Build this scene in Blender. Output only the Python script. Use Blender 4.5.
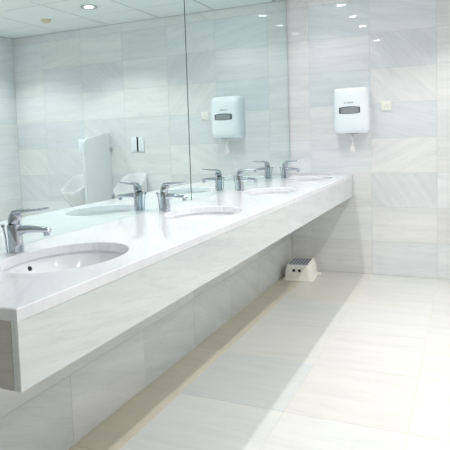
import bpy, bmesh, math, random
from mathutils import Vector, Matrix

random.seed(7)
scene = bpy.context.scene
for o in list(bpy.data.objects):
    bpy.data.objects.remove(o, do_unlink=True)
C = scene.collection

# ------------------------------------------------------------------ camera
CAM = Vector((1.4793, -5.2151, 1.2586))
YAW, PITCH, ROLL = -0.4535, -0.0733, 0.0369
FPX, PX, PY = 574.04, 187.93, 180.85
fw = Vector((math.sin(YAW)*math.cos(PITCH), math.cos(YAW)*math.cos(PITCH), math.sin(PITCH)))
rt = Vector((math.cos(YAW), -math.sin(YAW), 0))
dn = fw.cross(rt)
r2 = math.cos(ROLL)*rt + math.sin(ROLL)*dn
d2 = -math.sin(ROLL)*rt + math.cos(ROLL)*dn
cd = bpy.data.cameras.new('camera')
cam = bpy.data.objects.new('camera', cd)
C.objects.link(cam)
m = Matrix((r2, -d2, -fw)).transposed().to_4x4()
m.translation = CAM
cam.matrix_world = m
cd.sensor_fit = 'HORIZONTAL'
cd.sensor_width = 36
cd.lens = FPX*36/450
cd.shift_x = (225-PX)/450
cd.shift_y = (PY-225)/450
cd.clip_start = 0.02
scene.camera = cam

# ------------------------------------------------------------------ light
LAMP = 19.5             # watts of each downlight above the vanity
LAMP2 = 32.0            # watts of each downlight in the middle of the room
LAMP_FILL = 34.0            # watts of each unseen fill downlight added by the right wall
w = bpy.data.worlds.new('world')
scene.world = w
w.use_nodes = True
w.node_tree.nodes['Background'].inputs[0].default_value = (0.8, 0.85, 0.9, 1)
w.node_tree.nodes['Background'].inputs[1].default_value = 0.5
vs = scene.view_settings
vs.view_transform = 'Standard'
vs.look = 'None'
vs.gamma = 1
vs.use_curve_mapping = False
vs.exposure = 0.32
scene.cycles.max_bounces = 16
scene.cycles.diffuse_bounces = 12
scene.cycles.glossy_bounces = 8

# ------------------------------------------------------------------ dimensions
H = 2.485               # ceiling
RW = 3.27               # room width
RL = 7.56               # room length
CW, CT, CB, CY = 0.569, 0.891, 0.695, -4.25   # vanity: depth, top, underside of apron, near end
XJ = [0, .197, .727, 1.257, 1.787, 2.317, 2.847, RW]
YJ = [-(.36+.6*k) for k in range(13)]
YJ = [0]+YJ
ZJ = [0, .3, .6, .9, 1.2, 1.5, 1.8, 2.1, 2.4, H]

# ------------------------------------------------------------------ helpers
def lin(c):
    return tuple(((v/255)/12.92 if v/255 <= .04045 else ((v/255+.055)/1.055)**2.4) for v in c[:3])

def obj(name, bm, mat, parent=None, smooth=False, loc=None, rot=None):
    if isinstance(bm, bpy.types.Mesh):
        me = bm
    else:
        bmesh.ops.recalc_face_normals(bm, faces=bm.faces)
        me = bpy.data.meshes.new(name)
        bm.to_mesh(me); bm.free()
        for mt in (mat if isinstance(mat, (list, tuple)) else [mat]):
            me.materials.append(mt)
        if smooth:
            for p in me.polygons: p.use_smooth = True
            if smooth is not True:
                me.set_sharp_from_angle(angle=math.radians(smooth))
    o = bpy.data.objects.new(name, me)
    C.objects.link(o)
    if parent: o.parent = parent
    if loc is not None: o.location = loc
    if rot is not None: o.rotation_euler = rot
    return o

def tag(o, label=None, cat=None, group=None, kind=None):
    if label: o['label'] = label
    if cat: o['category'] = cat
    if group: o['group'] = group
    if kind: o['kind'] = kind
    return o

def thing(name, label, cat, loc=(0, 0, 0), rz=0, group=None):
    o = bpy.data.objects.new(name, None)
    C.objects.link(o)
    o.empty_display_size = .05
    o.location = loc
    o.rotation_euler = (0, 0, rz)
    return tag(o, label, cat, group)

def copy_tree(o, parent=None):
    c = o.copy(); C.objects.link(c)
    if parent: c.parent = parent
    for ch in list(o.children):
        copy_tree(ch, c)
    return c

def box(bm, x0, x1, y0, y1, z0, z1, bev=0, seg=1):
    t = bmesh.new()
    bmesh.ops.create_cube(t, size=1)
    for v in t.verts:
        v.co = Vector(((x0+x1)/2+v.co.x*(x1-x0), (y0+y1)/2+v.co.y*(y1-y0), (z0+z1)/2+v.co.z*(z1-z0)))
    if bev:
        bmesh.ops.bevel(t, geom=t.edges[:], offset=bev, segments=seg, affect='EDGES', profile=.5)
    merge(bm, t)
    return bm

def merge(bm, t, mtx=None):
    me = bpy.data.meshes.new('tmp')
    t.to_mesh(me); t.free()
    if mtx is not None: me.transform(mtx)
    bm.from_mesh(me)
    bpy.data.meshes.remove(me)

def loft(bm, rings, cap0=True, cap1=True, close=True):
    vr = [[bm.verts.new(p) for p in r] for r in rings]
    n = len(vr[0])
    for a, b in zip(vr, vr[1:]):
        for i in range(n if close else n-1):
            j = (i+1) % n
            bm.faces.new((a[i], a[j], b[j], b[i]))
    if cap0: bm.faces.new(vr[0][::-1])
    if cap1: bm.faces.new(vr[-1])
    return vr

def circ(c, r, n=24, u=Vector((1, 0, 0)), v=Vector((0, 1, 0)), rv=None):
    rv = r if rv is None else rv
    return [Vector(c)+u*(r*math.cos(2*math.pi*i/n))+v*(rv*math.sin(2*math.pi*i/n)) for i in range(n)]

def tube(bm, pts, rad, n=12, flat=None):
    """round (or flattened) tube along pts"""
    rings = []
    pts = [Vector(p) for p in pts]
    for i, p in enumerate(pts):
        d = (pts[min(i+1, len(pts)-1)]-pts[max(i-1, 0)]).normalized()
        s = d.cross(Vector((0, 0, 1)))
        if s.length < 1e-3: s = Vector((0, 1, 0))
        s.normalize(); t = s.cross(d).normalized()
        r = rad[i] if isinstance(rad, (list, tuple)) else rad
        a, b = r if isinstance(r, (list, tuple)) else (r, r)
        rings.append([p+s*(a*math.cos(2*math.pi*k/n))+t*(b*math.sin(2*math.pi*k/n)) for k in range(n)])
    loft(bm, rings)
    return bm

# ------------------------------------------------------------------ materials
def mat(name, col, rough=.5, metal=0, ior=1.5, **k):
    mt = bpy.data.materials.new(name)
    mt.use_nodes = True
    b = mt.node_tree.nodes['Principled BSDF']
    b.inputs['Base Color'].default_value = (*lin(col), 1)
    b.inputs['Roughness'].default_value = rough
    b.inputs['Metallic'].default_value = metal
    b.inputs['IOR'].default_value = ior
    for a, v in k.items():
        b.inputs[a.replace('_', ' ')].default_value = v
    return mt

def noisy(mt, scale=40, amount=.04, bump=0):
    """slight unevenness of tone so that no surface is perfectly flat"""
    nt = mt.node_tree; b = nt.nodes['Principled BSDF']
    base = tuple(b.inputs['Base Color'].default_value)
    tc = nt.nodes.new('ShaderNodeTexCoord')
    n = nt.nodes.new('ShaderNodeTexNoise'); n.inputs['Scale'].default_value = scale
    n.inputs['Detail'].default_value = 4
    mx = nt.nodes.new('ShaderNodeMix'); mx.data_type = 'RGBA'
    mx.inputs[6].default_value = tuple(v*(1-amount) for v in base[:3])+(1,)
    mx.inputs[7].default_value = tuple(min(1, v*(1+amount)) for v in base[:3])+(1,)
    nt.links.new(tc.outputs['Object'], n.inputs['Vector'])
    nt.links.new(n.outputs['Fac'], mx.inputs[0])
    nt.links.new(mx.outputs[2], b.inputs['Base Color'])
    if bump:
        bp = nt.nodes.new('ShaderNodeBump'); bp.inputs['Strength'].default_value = bump
        bp.inputs['Distance'].default_value = .001
        nt.links.new(n.outputs['Fac'], bp.inputs['Height'])
        nt.links.new(bp.outputs['Normal'], b.inputs['Normal'])
    return mt

def marble(name, rough, strength=1.0, tint=(1, 1, 1), scale=1.0, spec=.5):
    """polished marble: tint from the object's own colour, vein angle from its alpha"""
    mt = bpy.data.materials.new(name)
    mt.use_nodes = True
    nt = mt.node_tree; L = nt.links
    b = nt.nodes['Principled BSDF']
    N = lambda t: nt.nodes.new('ShaderNode'+t)
    oi = N('ObjectInfo'); tc = N('TexCoord')
    ang = N('Math'); ang.operation = 'MULTIPLY_ADD'; ang.inputs[1].default_value = 2.4; ang.inputs[2].default_value = -1.2
    L.new(oi.outputs['Alpha'], ang.inputs[0])
    off = N('Math'); off.operation = 'MULTIPLY'; off.inputs[1].default_value = 37.0
    L.new(oi.outputs['Random'], off.inputs[0])
    comb = N('CombineXYZ')
    L.new(off.outputs[0], comb.inputs[0]); L.new(off.outputs[0], comb.inputs[1]); L.new(off.outputs[0], comb.inputs[2])
    rot = N('VectorRotate'); rot.rotation_type = 'Z_AXIS'
    L.new(tc.outputs['Object'], rot.inputs['Vector']); L.new(ang.outputs[0], rot.inputs['Angle'])
    sc = N('VectorMath'); sc.operation = 'MULTIPLY'; sc.inputs[1].default_value = (.75*scale, 8.5*scale, 2*scale)
    L.new(rot.outputs[0], sc.inputs[0])
    ad = N('VectorMath'); ad.operation = 'ADD'
    L.new(sc.outputs[0], ad.inputs[0]); L.new(comb.outputs[0], ad.inputs[1])
    # broad cloudy bands
    n1 = N('TexNoise'); n1.inputs['Scale'].default_value = 1.6; n1.inputs['Detail'].default_value = 5
    n1.inputs['Roughness'].default_value = .6; n1.inputs['Distortion'].default_value = .2
    L.new(ad.outputs[0], n1.inputs['Vector'])
    r1 = N('ValToRGB'); e = r1.color_ramp.elements
    e[0].position = .30; e[0].color = (1-.09*strength, 1-.08*strength, 1-.07*strength, 1)
    e[1].position = .62; e[1].color = (1, 1, 1, 1)
    L.new(n1.outputs['Fac'], r1.inputs[0])
    # thin veins
    n2 = N('TexNoise'); n2.inputs['Scale'].default_value = 2.7; n2.inputs['Detail'].default_value = 6
    n2.inputs['Roughness'].default_value = .55; n2.inputs['Distortion'].default_value = .3
    L.new(ad.outputs[0], n2.inputs['Vector'])
    r2_ = N('ValToRGB'); e = r2_.color_ramp.elements
    e[0].position = .47; e[0].color = (1, 1, 1, 1)
    e[1].position = .53; e[1].color = (1, 1, 1, 1)
    v = r2_.color_ramp.elements.new(.50); v.color = (1-.055*strength, 1-.05*strength, 1-.045*strength, 1)
    L.new(n2.outputs['Fac'], r2_.inputs[0])
    m1 = N('Mix'); m1.data_type = 'RGBA'; m1.blend_type = 'MULTIPLY'; m1.inputs[0].default_value = 1
    L.new(r1.outputs[0], m1.inputs[6]); L.new(r2_.outputs[0], m1.inputs[7])
    m2 = N('Mix'); m2.data_type = 'RGBA'; m2.blend_type = 'MULTIPLY'; m2.inputs[0].default_value = 1
    L.new(oi.outputs['Color'], m2.inputs[6]); L.new(m1.outputs[2], m2.inputs[7])
    L.new(m2.outputs[2], b.inputs['Base Color'])
    b.inputs['Roughness'].default_value = rough
    b.inputs['Specular IOR Level'].default_value = spec
    return mt

M_wall = marble('polished_marble_wall', .02, 1.15)
M_floor = marble('marble_floor', .16, .8, spec=.4)
M_top = marble('polished_marble_worktop', .03, .9, scale=.8)
M_apron = marble('marble_apron', .06, 1.5, scale=.9)
M_grout = noisy(mat('grout', (212, 212, 208), .85), 60, .06)
M_plaster = noisy(mat('plaster', (225, 226, 224), .8), 20, .03)
M_ceil = noisy(mat('ceiling_board', (232, 236, 236), .9), 120, .03, .2)
M_tbar = mat('ceiling_grid', (140, 146, 148), .5)
M_chrome = mat('chrome', (202, 207, 216), .04, 1)
M_darkmetal = mat('dark_hole', (18, 18, 20), .5)
M_ceramic = mat('white_ceramic', (234, 235, 237), .08)
M_plastic = noisy(mat('white_plastic', (240, 246, 253), .22), 5, .01)
M_window = mat('smoked_window', (150, 155, 160), .12)
M_windowframe = mat('window_recess', (70, 74, 80), .4)
M_print = mat('grey_print', (176, 180, 190), .6)
M_paper = noisy(mat('paper', (250, 246, 246), .9), 30, .03)
M_socket = mat('socket_plastic', (246, 244, 236), .35)
M_hole = mat('pin_hole', (96, 94, 92), .6)
M_mirror = mat('mirror_silver', (230, 243, 241), 0.0, 1)
M_glassedge = mat('mirror_edge', (70, 92, 88), .15)
M_stool = noisy(mat('stool_plastic', (246, 244, 236), .35), 12, .02)
M_pad = mat('grey_rubber', (186, 188, 198), .7)
M_black = mat('black_plastic', (15, 15, 16), .4)
M_grey = mat('grey_metal', (190, 194, 196), .3, .8)
M_detector = mat('cream_plastic', (222, 214, 186), .4)
M_panel = noisy(mat('partition_ceramic', (230, 233, 236), .25), 8, .02)

def emit(name, strength, col=(1, .97, .92)):
    mt = bpy.data.materials.new(name); mt.use_nodes = True
    nt = mt.node_tree; nt.nodes.clear()
    e = nt.nodes.new('ShaderNodeEmission'); o = nt.nodes.new('ShaderNodeOutputMaterial')
    e.inputs[0].default_value = (*col, 1); e.inputs[1].default_value = strength
    nt.links.new(e.outputs[0], o.inputs[0])
    return mt
M_lamp = emit('lamp_lens', 30)
M_lamp2 = emit('lamp_lens_room', 7)

# ------------------------------------------------------------------ room shell
def slab(name, b, mt):
    return tag(obj(name, box(bmesh.new(), *b), mt), kind='structure')

T = .002     # tile face stands this far proud of the joint
wall_back = slab('wall_back', (-.15, RW+.15, T, .15, -.1, H+.1), M_grout)
wall_left = slab('wall_left', (-.15, -T, -RL-.15, T, -.1, H+.1), M_grout)
wall_right = slab('wall_right', (RW+T, RW+.15, -RL-.15, T, -.1, H+.1), M_grout)
wall_front = slab('wall_front', (-T, RW+T, -RL-.15, -RL, -.1, H+.1), M_plaster)
M_floorgrout = noisy(mat('floor_grout', (214, 210, 198), .8), 60, .05)
floor = slab('floor', (-T, RW+T, -RL, T, -.1, -T), M_floorgrout)
ceiling = slab('ceiling', (-T, RW+T, -RL, T, H+.012, H+.1), M_tbar)

TILE = {}
def tile_mesh(a, b, mt, gap=.002, t=.008, bev=.001):
    """marble slab lying in local xy, polished face up at z = 0"""
    k = (round(a, 3), round(b, 3), mt.name)
    if k not in TILE:
        bm = bmesh.new()
        vs_ = [(-a/2+gap/2, -b/2+gap/2), (a/2-gap/2, -b/2+gap/2), (a/2-gap/2, b/2-gap/2), (-a/2+gap/2, b/2-gap/2)]
        inn = [(x-math.copysign(bev, x), y-math.copysign(bev, y)) for x, y in vs_]
        loft(bm, [[Vector((x, y, -t)) for x, y in vs_], [Vector((x, y, -bev)) for x, y in vs_], [Vector((x, y, 0)) for x, y in inn]])
        bmesh.ops.recalc_face_normals(bm, faces=bm.faces)
        me = bpy.data.meshes.new('tile'); bm.to_mesh(me); bm.free(); me.materials.append(mt)
        TILE[k] = me
    return TILE[k]

def tile(parent, a, b, mt, loc, rot, col, alpha=.5, name='tile', jit=.0006):
    n = rot.to_matrix() @ Vector((0, 0, 1))
    o = obj(name, tile_mesh(a, b, mt), None, parent, loc=Vector(loc)+n*random.uniform(-jit, jit/3), rot=rot)
    o.color = (*lin(col), alpha)
    return o

from mathutils import Euler
WARM = (239, 238, 238); COOL = (224, 226, 234); GREY = (228, 227, 230); PALE = (241, 241, 243)
def jitter(c, s=4, k=.6):
    c = tuple(240+(v-240)*k for v in c)
    d = random.uniform(-s, s); e = random.uniform(-1.5, 1.5)
    return tuple(max(0, min(252, v+d+(e if i == 2 else -e if i == 0 else 0))) for i, v in enumerate(c))

# back wall, columns counted from the mirror, rows from the floor: (tint, vein angle)
BACK = {
 (0, 0): (WARM, .5), (0, 1): (WARM, .5), (0, 2): (GREY, .5), (0, 3): (PALE, .5), (0, 4): (PALE, .5), (0, 5): (PALE, .55), (0, 6): (PALE, .5), (0, 7): (GREY, .5),
 (1, 0): (GREY, .5), (1, 1): (WARM, .5), (1, 2): (WARM, .52), (1, 3): (WARM, .5), (1, 4): (PALE, .5), (1, 5): ((219, 223, 230), .5), (1, 6): ((216, 220, 228), .5), (1, 7): ((218, 224, 231), .6),
 (2, 0): ((223, 227, 231), .55), (2, 1): (WARM, .5), (2, 2): ((218, 222, 227), .92), (2, 3): (PALE, .3), (2, 4): ((228, 232, 237), .62), (2, 5): (WARM, .85), (2, 6): ((220, 224, 231), .85), (2, 7): ((226, 230, 236), .6),
 (3, 0): (WARM, .5), (3, 1): (GREY, .5), (3, 2): (PALE, .6), (3, 3): (WARM, .5), (3, 4): (WARM, .5), (3, 5): (PALE, .5), (3, 6): (WARM, .5), (3, 7): (GREY, .5)}
RX = Euler((math.radians(90), 0, 0))
for i in range(len(XJ)-1):
    for j in range(len(ZJ)-1):
        a, b = XJ[i+1]-XJ[i], ZJ[j+1]-ZJ[j]
        c, al = BACK.get((i, j), (random.choice((WARM, COOL, GREY, PALE, WARM)), random.choice((.5, .52, .6, .2))))
        tile(wall_back, a, b, M_wall, ((XJ[i]+XJ[i+1])/2, 0, (ZJ[j]+ZJ[j+1])/2), RX, jitter(c, 2, .52), al)
# left wall below the worktop, near end tiled to the ceiling beyond the mirrors
RLw = Euler((math.radians(90), 0, math.radians(90)))
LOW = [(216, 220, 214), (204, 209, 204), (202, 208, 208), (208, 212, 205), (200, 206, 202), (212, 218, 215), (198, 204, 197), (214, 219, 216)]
for k in range(len(YJ)-1):
    for j in range(len(ZJ)-1):
        if j >= 3 and YJ[k+1] > -4.3: continue
        b = ZJ[j+1]-ZJ[j]
        z1 = ZJ[j+1]
        if j == 2 and YJ[k+1] > -4.3: z1 = .860
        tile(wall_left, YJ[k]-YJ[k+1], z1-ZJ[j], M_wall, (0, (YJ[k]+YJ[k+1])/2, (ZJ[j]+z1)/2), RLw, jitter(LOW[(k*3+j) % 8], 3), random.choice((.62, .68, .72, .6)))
RRw = Euler((math.radians(90), 0, math.radians(-90)))
for k in range(len(YJ)-1):
    for j in range(len(ZJ)-1):
        tile(wall_right, YJ[k]-YJ[k+1], ZJ[j+1]-ZJ[j], M_wall, (RW, (YJ[k]+YJ[k+1])/2, (ZJ[j]+ZJ[j+1])/2), RRw, jitter(random.choice((WARM, COOL, GREY)), 2, .4), random.choice((.5, .6)))
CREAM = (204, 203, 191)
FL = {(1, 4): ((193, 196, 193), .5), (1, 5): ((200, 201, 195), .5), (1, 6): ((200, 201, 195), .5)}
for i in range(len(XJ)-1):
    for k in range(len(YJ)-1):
        base = CREAM if i == 1 else (196, 184, 150) if i == 0 else (204, 202, 194)  # column at the wall: yellowish tile, with part of the counter's shade in its tint
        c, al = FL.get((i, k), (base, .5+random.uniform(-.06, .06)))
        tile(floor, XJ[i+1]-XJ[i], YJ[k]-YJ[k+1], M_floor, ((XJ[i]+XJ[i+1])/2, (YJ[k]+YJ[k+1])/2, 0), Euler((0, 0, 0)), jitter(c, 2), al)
# suspended ceiling boards
CX = [0, .12, .72, 1.32, 1.92, 2.55, 3.17, RW]
CYJ = [0, -.46]+[-(.46+.64*k) for k in range(1, 12)]+[-RL]
RC = Euler((math.radians(180), 0, 0))
for i in range(len(CX)-1):
    for k in range(len(CYJ)-1):
        a, b = CX[i+1]-CX[i], CYJ[k]-CYJ[k+1]
        o = obj('ceiling_panel', tile_mesh(a, b, M_ceil, .014, .008, .003), None, ceiling,
                loc=((CX[i]+CX[i+1])/2, (CYJ[k]+CYJ[k+1])/2, H), rot=RC)

# ------------------------------------------------------------------ mirrors
def mirror(y0, y1, label):
    bm = box(bmesh.new(), -T, .005, y0, y1, CT+.0005, H-.004)
    bmesh.ops.recalc_face_normals(bm, faces=bm.faces)
    for f in bm.faces:
        f.material_index = 0 if f.normal.x > .9 else 1
    o = obj('wall_mirror', bm, [M_mirror, M_glassedge])
    return tag(o, label, 'mirror', 'frameless mirrors above the vanity')
mirror(-2.146, -.016, 'tall frameless wall mirror meeting the marble back wall')
mirror(-4.255, -2.157, 'tall frameless wall mirror above the two nearest washbasins')

# ------------------------------------------------------------------ vanity
TAPY = [-3.72, -2.63, -1.54, -.45]
TAPX = .085
BX, BA, BB = .300, .178, .250      # basin opening: centre x, half width, half length
van = thing('vanity_counter', 'long white marble vanity counter with four oval basin openings and deep apron', 'counter', (0, 0, 0))

def fill_holes(bm, z, x0, x1, y0, y1, holes, n=48):
    edges = []; loops = []
    rect = [(x0, y0), (x1, y0), (x1, y1), (x0, y1)]
    for pts in [rect]+[[(cx+a*math.cos(2*math.pi*i/n), cy+b*math.sin(2*math.pi*i/n)) for i in range(n)] for cx, cy, a, b in holes]:
        vv = [bm.verts.new((x, y, z)) for x, y in pts]
        loops.append(vv)
        for i in range(len(vv)): edges.append(bm.edges.new((vv[i], vv[(i+1) % len(vv)])))
    bmesh.ops.triangle_fill(bm, use_beauty=True, use_dissolve=False, edges=edges)
    return loops

bm = bmesh.new()
e = .003
def holes(g): return [(BX, y, BA+g, BB+g) for y in TAPY]
tl = fill_holes(bm, CT, .0, CW-e, CY+e, -.001, holes(e))
bl = fill_holes(bm, CT-.03, .0, CW, CY, -.001, holes(0))
midr = [bm.verts.new((x, y, CT-e)) for x, y in [(.0, CY), (CW, CY), (CW, -.001), (.0, -.001)]]
def bridge(a, b):
    for i in range(len(a)):
        j = (i+1) % len(a); bm.faces.new((a[i], a[j], b[j], b[i]))
bridge(tl[0], midr); bridge(midr, bl[0])
for a, b in zip(tl[1:], bl[1:]):
    mid = [bm.verts.new((v.co.x, v.co.y, CT-e)) for v in b]
    bridge(a, mid); bridge(mid, b)
top = obj('worktop', bm, M_top, van)
top.color = (*lin((236, 237, 240)), .95)
def slabpart(name, b, col, al, bev=.0015):
    cx, cy, cz = (b[0]+b[1])/2, (b[2]+b[3])/2, (b[4]+b[5])/2
    # built lying in local xy so that the veins run along the panel
    sx, sy, sz = b[1]-b[0], b[3]-b[2], b[5]-b[4]
    if sx < sy:
        o = obj(name, box(bmesh.new(), -sy/2, sy/2, -sz/2, sz/2, -sx/2, sx/2, bev), M_apron, van, loc=(cx, cy, cz), rot=Euler((math.radians(90), 0, math.radians(90))))
    else:
        o = obj(name, box(bmesh.new(), -sx/2, sx/2, -sz/2, sz/2, -sy/2, sy/2, bev), M_apron, van, loc=(cx, cy, cz), rot=Euler((math.radians(90), 0, 0)))
    o.color = (*lin(col), al)
    return o
slabpart('apron_panel', (CW-.023, CW-.002, CY+.002, -2.1005, CB, CT-.0302), (219, 224, 223), .57)
slabpart('apron_panel', (CW-.023, CW-.002, -2.0995, -.001, CB, CT-.0302), (222, 226, 227), .57)
slabpart('end_panel', (.0, CW-.0235, CY+.002, CY+.022, CB, CT-.0302), (196, 192, 184), .5)  # same marble, tinted darker to carry the shade on this end

# ------------------------------------------------------------------ washbasins
def make_basin():
    root = thing('washbasin', 'x', 'washbasin', group='oval undermount washbasins')
    bm = bmesh.new()
    n = 48; rings = []
    # outer shell up, flange, then the bowl down to the drain
    def ring(a, b, z): return [Vector((a*math.cos(2*math.pi*i/n), b*math.sin(2*math.pi*i/n), z)) for i in range(n)]
    D = .135
    out = [(s, z) for s, z in ((.25, -D-.012), (.55, -D-.004), (.80, -.10), (.95, -.05), (1.03, -.012))]
    for s, z in out: rings.append(ring(BA*s, BB*s, z))
    rings.append(ring(BA+.018, BB+.018, -.012)); rings.append(ring(BA+.018, BB+.018, -.0005)); rings.append(ring(BA+.011, BB+.011, -.0005))
    for s, z in ((1.045, -.008), (1.0, -.03), (.95, -.058), (.88, -.085), (.76, -.106), (.60, -.121), (.42, -.130), (.25, -.1335), (.09, -D)):
        rings.append(ring(BA*s, BB*s, z))
    loft(bm, rings)
    obj('bowl', bm, M_ceramic, root, smooth=50)
    bm = bmesh.new()
    loft(bm, [circ((0, 0, -D+.0005), .030), circ((0, 0, -D+.004), .029), circ((0, 0, -D+.005), .022), circ((0, 0, -D+.003), .019)])
    dr = obj('drain', bm, M_chrome, root, smooth=30)
    return root
basin0 = make_basin()
def overflow(root, ang):
    s, z = 1.0, -.030
    p = Vector((BA*s*math.cos(ang), BB*s*math.sin(ang), z))
    nrm = Vector((-math.cos(ang)/BA, -math.sin(ang)/BB, 1.8)).normalized()
    u = Vector((-math.sin(ang)*BA, math.cos(ang)*BB, 0)).normalized(); v = nrm.cross(u).normalized()
    bm = bmesh.new()
    loft(bm, [circ(p-nrm*.004, .0095, 20, u, v), circ(p+nrm*.0020, .0095, 20, u, v)])
    o = obj('overflow_hole', bm, M_darkmetal, root)
    tag(o, 'small black overflow hole')
BL = ['oval white washbasin nearest the camera, its small black overflow hole showing', 'second oval white washbasin from the near end of the counter',
      'third oval white washbasin from the near end of the counter', 'oval white washbasin farthest along, beside the back wall']
overflow(basin0, math.radians(176))
for i, y in enumerate(TAPY):
    r = basin0 if i == 0 else copy_tree(basin0)
    r.location = (BX, y, CT-.03)
    r['label'] = BL[i]

# ------------------------------------------------------------------ taps
def make_tap():
    root = thing('basin_tap', 'x', 'tap', group='chrome lever taps along the vanity')
    # base ring
    bm = bmesh.new()
    loft(bm, [circ((0, 0, 0), .0255), circ((0, 0, .004), .0255), circ((0, 0, .006), .0235)])
    obj('base_ring', bm, M_chrome, root, smooth=35)
    # body: tapering pillar leaning slightly to the back
    bm = bmesh.new()
    rr = []
    for z, r, x in ((.005, .0262, 0), (.02, .0256, 0), (.045, .0248, -.001), (.07, .0245, -.003), (.085, .0245, -.004), (.093, .024, -.004), (.097, .0225, -.004)):
        rr.append(circ((x, 0, z), r))
    loft(bm, rr)
    obj('body', bm, M_chrome, root, smooth=40)
    # black joint ring under the lever dome
    bm = bmesh.new()
    loft(bm, [circ((-.002, 0, .0965), .0205), circ((-.002, 0, .1025), .0205)])
    obj('joint_ring', bm, M_black, root, smooth=30)
    # spout
    bm = bmesh.new()
    tube(bm, [(.006, 0, .074), (.025, 0, .077), (.05, 0, .079), (.08, 0, .078), (.106, 0, .076), (.121, 0, .073), (.127, 0, .069)],
         [(.0195, .0195), (.0185, .0165), (.0170, .0135), (.0155, .011), (.0145, .0095), (.0130, .0088), (.008, .006)], 16)
    sp = obj('spout', bm, M_chrome, root, smooth=45)
    bm = bmesh.new()
    loft(bm, [circ((.112, 0, .070), .0115), circ((.112, 0, .056), .0115), circ((.112, 0, .0555), .0092), circ((.112, 0, .060), .0088)])
    obj('aerator', bm, M_chrome, sp, smooth=35)
    # lever: dome leaning forward with a long flat blade
    bm = bmesh.new()
    ax = Vector((.22, 0, 1)).normalized(); u = Vector((1, 0, -.22)).normalized(); v = Vector((0, 1, 0))
    c = Vector((-.002, 0, .1015))
    loft(bm, [circ(c+ax*h, r, 24, u, v) for h, r in ((0, .0225), (.010, .0232), (.022, .0228), (.031, .020), (.037, .013), (.040, .004))])
    hd = obj('lever_head', bm, M_chrome, root, smooth=50)
    bm = bmesh.new()
    tube(bm, [(-.014, 0, .127), (.0, 0, .138), (.02, 0, .142), (.045, 0, .143), (.072, 0, .144), (.098, 0, .146), (.118, 0, .149), (.124, 0, .150)],
         [(.012, .007), (.0175, .010), (.0165, .0085), (.0140, .0065), (.012, .0055), (.011, .0048), (.010, .0042), (.006, .002)], 14)
    obj('lever_blade', bm, M_chrome, hd, smooth=50)
    # pop-up waste rod behind the body
    bm = bmesh.new()
    tube(bm, [(-.034, 0, .0), (-.037, 0, .055), (-.043, 0, .086)], .0030, 10)
    loft(bm, [circ((-.044, 0, z), r, 14) for z, r in ((.084, .003), (.087, .0070), (.095, .0070), (.098, .003))])
    obj('pull_rod', bm, M_chrome, root, smooth=40)
    return root
tap0 = make_tap()
TLb = ['chrome lever tap nearest the camera, at the left edge of the picture', 'second chrome lever tap from the near end of the counter',
       'third chrome lever tap from the near end of the counter', 'chrome lever tap farthest along, beside the back wall']
for i, y in enumerate(TAPY):
    r = tap0 if i == 0 else copy_tree(tap0)
    r.location = (TAPX, y, CT)
    r.rotation_euler = (0, 0, math.radians((19, 0, 0, 0)[i]))
    r['label'] = TLb[i]

# ------------------------------------------------------------------ paper towel dispenser
dx0, dx1, dz0, dz1, dd = .437, .730, 1.252, 1.640, .205
disp = thing('towel_dispenser', 'white plastic paper towel dispenser with grey window on the back wall', 'dispenser', ((dx0+dx1)/2, 0, dz0))
hw = (dx1-dx0)/2; hh = dz1-dz0
def disp_ring(z, s, fr):
    """plan outline at height z: flat at the wall, bowed front"""
    pts = []
    n = 18
    pts.append(Vector((hw*s, -.0005, z)))
    pts.append(Vector((hw*s, -.03, z)))
    for i in range(n+1):
        a = math.pi*i/n
        ca, sa = math.cos(a), math.sin(a)
        x = math.copysign(abs(ca)**.42, ca)*hw*s
        y = -.06-(fr-.06)*(abs(sa)**.42)*(1-.10*(x/hw)**2)
        pts.append(Vector((x, y, z)))
    pts.append(Vector((-hw*s, -.03, z)))
    pts.append(Vector((-hw*s, -.0005, z)))
    return pts
bm = bmesh.new()
rings = []
for z, s, fr in ((0, .90, dd*.80), (.004, .93, dd*.86), (.014, .965, dd*.93), (.035, .99, dd*.97), (.09, 1, dd), (.20, 1, dd), (.30, 1, dd*.985), (.345, .995, dd*.965), (.372, .985, dd*.93), (.382, .965, dd*.88), (hh, .94, dd*.82)):
    rings.append(disp_ring(z, s, fr))
loft(bm, rings)
obj('cover', bm, M_plastic, disp, smooth=40)
bm = bmesh.new()      # seam between cover and wall plate
loft(bm, [[Vector((p.x*1.006, p.y, p.z)) for p in [Vector((-hw, -.045, .05)), Vector((-hw, -.048, .05)), Vector((hw, -.048, .05)), Vector((hw, -.045, .05))]],
          [Vector((p.x*1.006, p.y, p.z)) for p in [Vector((-hw, -.045, .33)), Vector((-hw, -.048, .33)), Vector((hw, -.048, .33)), Vector((hw, -.045, .33))]]])
obj('cover_seam', bm, M_print, disp)
def front_y(x, fr=dd):
    a = abs(x/hw)
    ca = a**(1/.42); sa = math.sqrt(max(0, 1-ca*ca))
    return -.06-(fr-.06)*(sa**.42)*(1-.10*a*a)
def front_patch(x0, x1, ztop, zbot, out, th, n=16):
    """thin shell that follows the bowed front between two curves"""
    bm = bmesh.new(); ri = []
    for i in range(n+1):
        t = i/n; x = x0+(x1-x0)*t; y = front_y(x)
        ri.append([Vector((x, y-out, zbot(t))), Vector((x, y-out, ztop(t))), Vector((x, y+th, ztop(t))), Vector((x, y+th, zbot(t)))])
    loft(bm, ri)
    return bm
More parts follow.
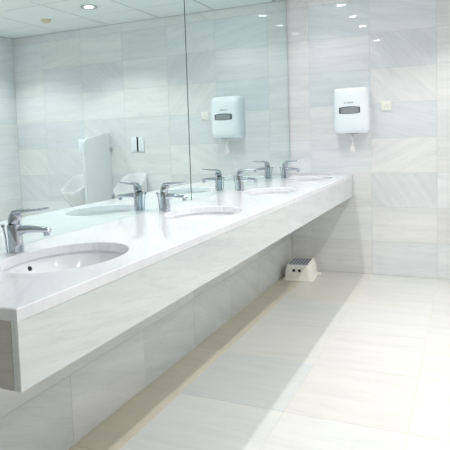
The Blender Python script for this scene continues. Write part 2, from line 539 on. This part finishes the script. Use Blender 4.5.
# viewing window (its centre sits left of the middle of the cover as seen)
wx0, wx1 = -.082, .082
bow = lambda t: .010*(1-(2*t-1)**2)
fr_ = obj('window_surround', front_patch(wx0-.005, wx1+.005, lambda t: .221+bow(t)*.8, lambda t: .172-bow(t)*.5, .0012, .01), M_windowframe, disp)
obj('window', front_patch(wx0+.010, wx1-.006, lambda t: .215+bow(t)*.8, lambda t: .175-bow(t)*.5, .0024, .01), M_window, fr_)
for k, (a, b) in enumerate(((-.040, -.031), (-.019, -.010), (-.006, .004), (.008, .017), (.021, .030))):
    obj('emblem_mark', front_patch(a, b, lambda t: .268, lambda t: .255, .0012, .004, 2), M_print, disp)
bm = bmesh.new()
loft(bm, [circ((hw-.004, -.075, .20), .011, 16, Vector((0, 1, 0)), Vector((0, 0, 1))), circ((hw+.007, -.075, .20), .009, 16, Vector((0, 1, 0)), Vector((0, 0, 1)))])
obj('lock', bm, M_plastic, disp, smooth=35)
bm = box(bmesh.new(), -.05, .05, -.15, -.07, -.004, .002, .001)
obj('outlet_slot', bm, M_windowframe, disp)
# hanging twist of paper
bm = bmesh.new()
ri = []
for i in range(22):
    t = i/21; z = -.006-.150*t
    wd = .028*(1-.45*math.sin(min(1, t*1.2)*math.pi))*(1 if t < .85 else .8)
    ang = 1.0+2.2*t
    cx = .006*math.sin(t*5)+.012*t; cy = -.11+.004*math.cos(t*6)
    u = Vector((math.cos(ang), math.sin(ang), 0)); v = Vector((-math.sin(ang), math.cos(ang), 0))
    f = .006*math.sin(t*9)
    jag = .012*math.sin(i*2.2) if i == 21 else 0
    row = [(-1, 0), (-.5, f+.005), (0, -.004), (.5, f+.006), (1, 0)]
    fr = [Vector((cx, cy, z+jag*a))+u*(wd*a)+v*b for a, b in row]
    bk = [p+v*.0012 for p in reversed(fr)]
    ri.append(fr+bk)
loft(bm, ri)
pp = obj('paper_towel', bm, M_paper, None, smooth=60, loc=((dx0+dx1)/2, 0, dz0))
tag(pp, 'twisted end of white paper towel hanging below the dispenser', 'paper towel')

# ------------------------------------------------------------------ socket
so = thing('wall_socket', 'small square cream power socket beside the towel dispenser', 'socket', (.860, 0, 1.476))
bm = box(bmesh.new(), -.041, .041, -.010, -.0005, -.041, .041, .003, 2)
obj('cover_plate', bm, M_socket, so, smooth=35)
X, Z = Vector((1, 0, 0)), Vector((0, 0, 1))
bm = bmesh.new()
loft(bm, [circ((0, -.0095, 0), .024, 28, X, Z), circ((0, -.013, 0), .024, 28, X, Z), circ((0, -.013, 0), .0205, 28, X, Z), circ((0, -.0110, 0), .0195, 28, X, Z)])
obj('socket_well', bm, M_socket, so, smooth=35)
for px_, pz_ in ((-.0095, -.002), (.0095, -.002), (0, .011)):
    bm = bmesh.new()
    loft(bm, [circ((px_, -.0095, pz_), 0.0030, 12, X, Z), circ((px_, -.0120, pz_), .0030, 12, X, Z)])
    obj('pin_hole', bm, M_hole, so)

# ------------------------------------------------------------------ children's step stool
st = thing('step_stool', 'low white plastic step stool with grey top pad and two black dots', 'stool', (.156, -.275, 0), math.radians(3))
sw, sd, sh = .118, .165, .134
def rrect(a, b, z, r, n=6, skew=0):
    pts = []
    for cx, cy, a0 in ((a-r, b-r, 0), (-a+r, b-r, 90), (-a+r, -b+r, 180), (a-r, -b+r, 270)):
        for i in range(n+1):
            t = math.radians(a0+90*i/n)
            pts.append(Vector((cx+r*math.cos(t), cy+r*math.sin(t), z)))
    return pts
bm = bmesh.new()
loft(bm, [rrect(sw, sd, .008, .03), rrect(sw-.003, sd-.004, .03, .03), rrect(sw-.006, sd-.008, .080, .032), rrect(sw-.010, sd-.013, .110, .034),
          rrect(sw-.014, sd-.018, .122, .036), rrect(sw-.021, sd-.026, .1305, .038), rrect(sw-.028, sd-.034, sh, .038)])
bd = obj('body', bm, M_stool, st, smooth=40)
bm = bmesh.new()
loft(bm, [rrect(sw+.014, sd+.012, .0005, .034), rrect(sw+.014, sd+.012, .009, .034), rrect(sw+.011, sd+.009, .0125, .033), rrect(sw-.002, sd-.002, .014, .03)])
obj('base_rim', bm, M_stool, st, smooth=40)
bm = box(bmesh.new(), sw+.004, sw+.034, sd-.075, sd-.010, .0005, .012, .004, 2)
obj('foot', bm, M_stool, st, smooth=40)
bm = bmesh.new()
loft(bm, [rrect(sw-.030, sd-.036, sh-.001, .03), rrect(sw-.030, sd-.036, sh+.003, .03), rrect(sw-.033, sd-.039, sh+.004, .03)])
pad = obj('top_pad', bm, M_pad, st, smooth=40)
bm = bmesh.new()
for i in range(6):
    for j in range(9):
        x = -.070+.028*i; y = -.108+.027*j
        loft(bm, [circ((x, y, sh+.003), 0.0085, 8), circ((x, y, sh+.0065), .0075, 8)])
tag(obj('grip_studs', bm, mat('dark_rubber', (128, 130, 144), .7), pad), kind='stuff')
# raised rim at the right edge of the step
bm = bmesh.new()
tube(bm, [(sw-.034, -sd+.06, sh-.004), (sw-.031, -.05, sh+.004), (sw-.029, .05, sh+.010), (sw-.030, sd-.055, sh+.008), (sw-.036, sd-.042, sh-.004)], .009, 10)
obj('edge_rim', bm, M_stool, st, smooth=50)
for x in (-.020, .028):
    bm = bmesh.new()
    yb = -sd+.0105
    nn = Vector((0, -1, .13)).normalized(); uu = X; vv = nn.cross(uu).normalized()
    c0 = Vector((x-.01, yb-.004, .090))
    loft(bm, [circ(c0-nn*.006, .0125, 20, uu, vv), circ(c0+nn*.0015, .0125, 20, uu, vv)])
    obj('round_dot', bm, M_black, st)

# ------------------------------------------------------------------ urinals (seen in the mirrors)
def make_urinal():
    root = thing('urinal', 'x', 'urinal', group='urinals on the back wall')
    n = 32
    def ring(hwid, front, zb, zf, back=-.002, sq=.62):
        """D shaped outline: straight at the wall, round in front, tilting from zb (wall) to zf (lip)"""
        pts = []
        for i in range(n):
            a = 2*math.pi*i/n
            x = hwid*math.copysign(abs(math.cos(a))**sq, math.cos(a))
            s = math.sin(a)
            y = (back-front)/2*0
            mid = (back+front)/2; half = (back-front)/2
            y = mid+half*math.copysign(abs(s)**(sq if s > 0 else .95), s)
            t = (back-y)/(back-front)
            pts.append(Vector((x, y, zb+(zf-zb)*t)))
        return pts
    bm = bmesh.new()
    rings = [ring(.04, -.12, .50, .51), ring(.075, -.19, .52, .54), ring(.105, -.255, .57, .585), ring(.125, -.31, .65, .63), ring(.137, -.35, .75, .675),
             ring(.143, -.372, .85, .712), ring(.144, -.380, .905, .735), ring(.141, -.378, .918, .743), ring(.131, -.368, .918, .744, -.045),
             ring(.124, -.360, .905, .736, -.050), ring(.123, -.356, .85, .690, -.051), ring(.112, -.325, .72, .645, -.053), ring(.088, -.265, .60, .58, -.055), ring(.05, -.18, .545, .54, -.06)]
    loft(bm, rings)
    obj('bowl', bm, M_ceramic, root, smooth=60)
    bm = bmesh.new()
    loft(bm, [circ((0, -.12, .542), .022, 16), circ((0, -.12, .548), .020, 16)])
    obj('drain', bm, M_grey, root)
    return root
ur = make_urinal()
ur.location = (1.64, 0, 0)
ur['label'] = 'white wall-hung urinal between the partition and the towel dispenser'
u2 = copy_tree(ur)
u2.location = (2.30, 0, 0)
u2['label'] = 'white wall-hung urinal beyond the partition, nearer the room corner'
def flush(x, label):
    r = thing('flush_plate', label, 'flush plate', (x, 0, 1.22), group='flush plates above the urinals')
    obj('cover_plate', box(bmesh.new(), -.078, .078, -.012, -.0005, -.080, .080, .003, 2), M_plastic, r, smooth=35)
    obj('sensor_strip', box(bmesh.new(), -.010, .008, -.0135, -.011, -.078, .078), M_black, r)
    obj('status_light', box(bmesh.new(), .030, .042, -.0135, -.011, -.066, -.060), M_print, r)
flush(1.64, 'white flush plate with black strip above the urinal nearer the dispenser')
flush(2.32, 'white flush plate with black strip above the urinal beyond the partition')
pt = thing('urinal_partition', 'pale grey partition panel standing out from the wall between the urinals', 'partition', (1.985, 0, 0))
bm = bmesh.new()
prof = [(-.018, .50), (-.42, .50), (-.455, .52), (-.475, .56), (-.500, 1.21), (-.495, 1.262), (-.47, 1.288), (-.43, 1.300), (-.06, 1.352), (-.018, 1.352)]
loft(bm, [[Vector((s*(.016-i), y, z)) for y, z in prof] for s, i in ((-1, 0), (1, 0))])
bmesh.ops.bevel(bm, geom=[e_ for e_ in bm.edges if abs(e_.verts[0].co.x-e_.verts[1].co.x) < 1e-6], offset=.004, segments=2, affect='EDGES')
obj('panel', bm, M_panel, pt, smooth=35)
for z in (.66, 1.17):
    bm = box(bmesh.new(), -.024, .024, -.045, -.0005, z-.022, z+.022, .004, 2)
    obj('bracket', bm, M_grey, pt, smooth=35)

# ------------------------------------------------------------------ ceiling fixtures
def make_light(lens):
    root = thing('downlight', 'x', 'ceiling light', group='recessed downlights')
    bm = bmesh.new()
    loft(bm, [circ((0, 0, 0), .078, 32), circ((0, 0, -.004), .080, 32), circ((0, 0, -.010), .074, 32), circ((0, 0, -.008), .060, 32), circ((0, 0, -.004), .050, 32), circ((0, 0, -.002), .046, 32)], cap1=True)
    obj('trim_ring', bm, M_grey, root, smooth=40)
    bm = bmesh.new()
    loft(bm, [circ((0, 0, -.0035), .043, 32), circ((0, 0, -.0065), .041, 32)])
    obj('lens', bm, lens, root)
    return root
def beam(root, watts):
    l = bpy.data.lights.new('beam', 'SPOT')
    l.energy = watts; l.color = (1, .972, .965)
    l.spot_size = math.radians(124); l.spot_blend = .55; l.shadow_soft_size = .02
    o = bpy.data.objects.new('beam', l); C.objects.link(o)
    o.parent = root; o.location = (0, 0, -.014)
la = make_light(M_lamp); beam(la, LAMP)
lb = make_light(M_lamp2); beam(lb, LAMP2)
LX = .40
ROW1 = [-.50, -1.12, -1.76, -2.96]
for i, y in enumerate(ROW1):
    r = la if i == 0 else copy_tree(la)
    r.location = (LX, y, H)
    for ch in r.children:
        if ch.type == 'LIGHT':
            ch.data = ch.data.copy()
            ch.data.energy = LAMP*(.35, .7, 1.1, 1.6)[i]
    r['label'] = ['round downlight above the vanity, %s from the back wall' % s for s in ('first', 'second', 'third', 'fourth')][i]
ROW2 = [-.81, -2.01, -3.21, -4.41]  # the last is an unseen lamp added to brighten the near counter
for i, y in enumerate(ROW2):
    r = lb if i == 0 else copy_tree(lb)
    r.location = (1.61, y, H)
    r['label'] = ['round lit downlight mid-ceiling in front of the urinals', 'round downlight mid-ceiling, second from the back wall', 'round downlight mid-ceiling, third from the back wall', 'round downlight mid-ceiling, fourth from the back wall'][i]
for i, y in enumerate(ROW2):  # extra unseen row, added to brighten the right part of the room
    r = copy_tree(lb)
    r.location = (2.83, y, H)
    for ch in r.children:
        if ch.type == 'LIGHT':
            ch.data = ch.data.copy(); ch.data.energy = LAMP_FILL
    r['label'] = ['round downlight in the row by the right wall, first from the back wall', 'round downlight in the row by the right wall, second from the back wall', 'round downlight in the row by the right wall, third from the back wall', 'round downlight in the row by the right wall, fourth from the back wall'][i]
sd_ = thing('smoke_detector', 'small round cream detector on the ceiling in front of the urinals', 'detector', (2.28, -.60, H))
bm = bmesh.new()
loft(bm, [circ((0, 0, 0), .05, 28), circ((0, 0, -.012), .05, 28), circ((0, 0, -.02), .045, 28)])
obj('base', bm, M_detector, sd_, smooth=35)
bm = bmesh.new()
loft(bm, [circ((0, 0, -.018), .032, 28), circ((0, 0, -.034), .028, 28), circ((0, 0, -.038), .018, 28)])
obj('sensor_dome', bm, M_detector, sd_, smooth=35)
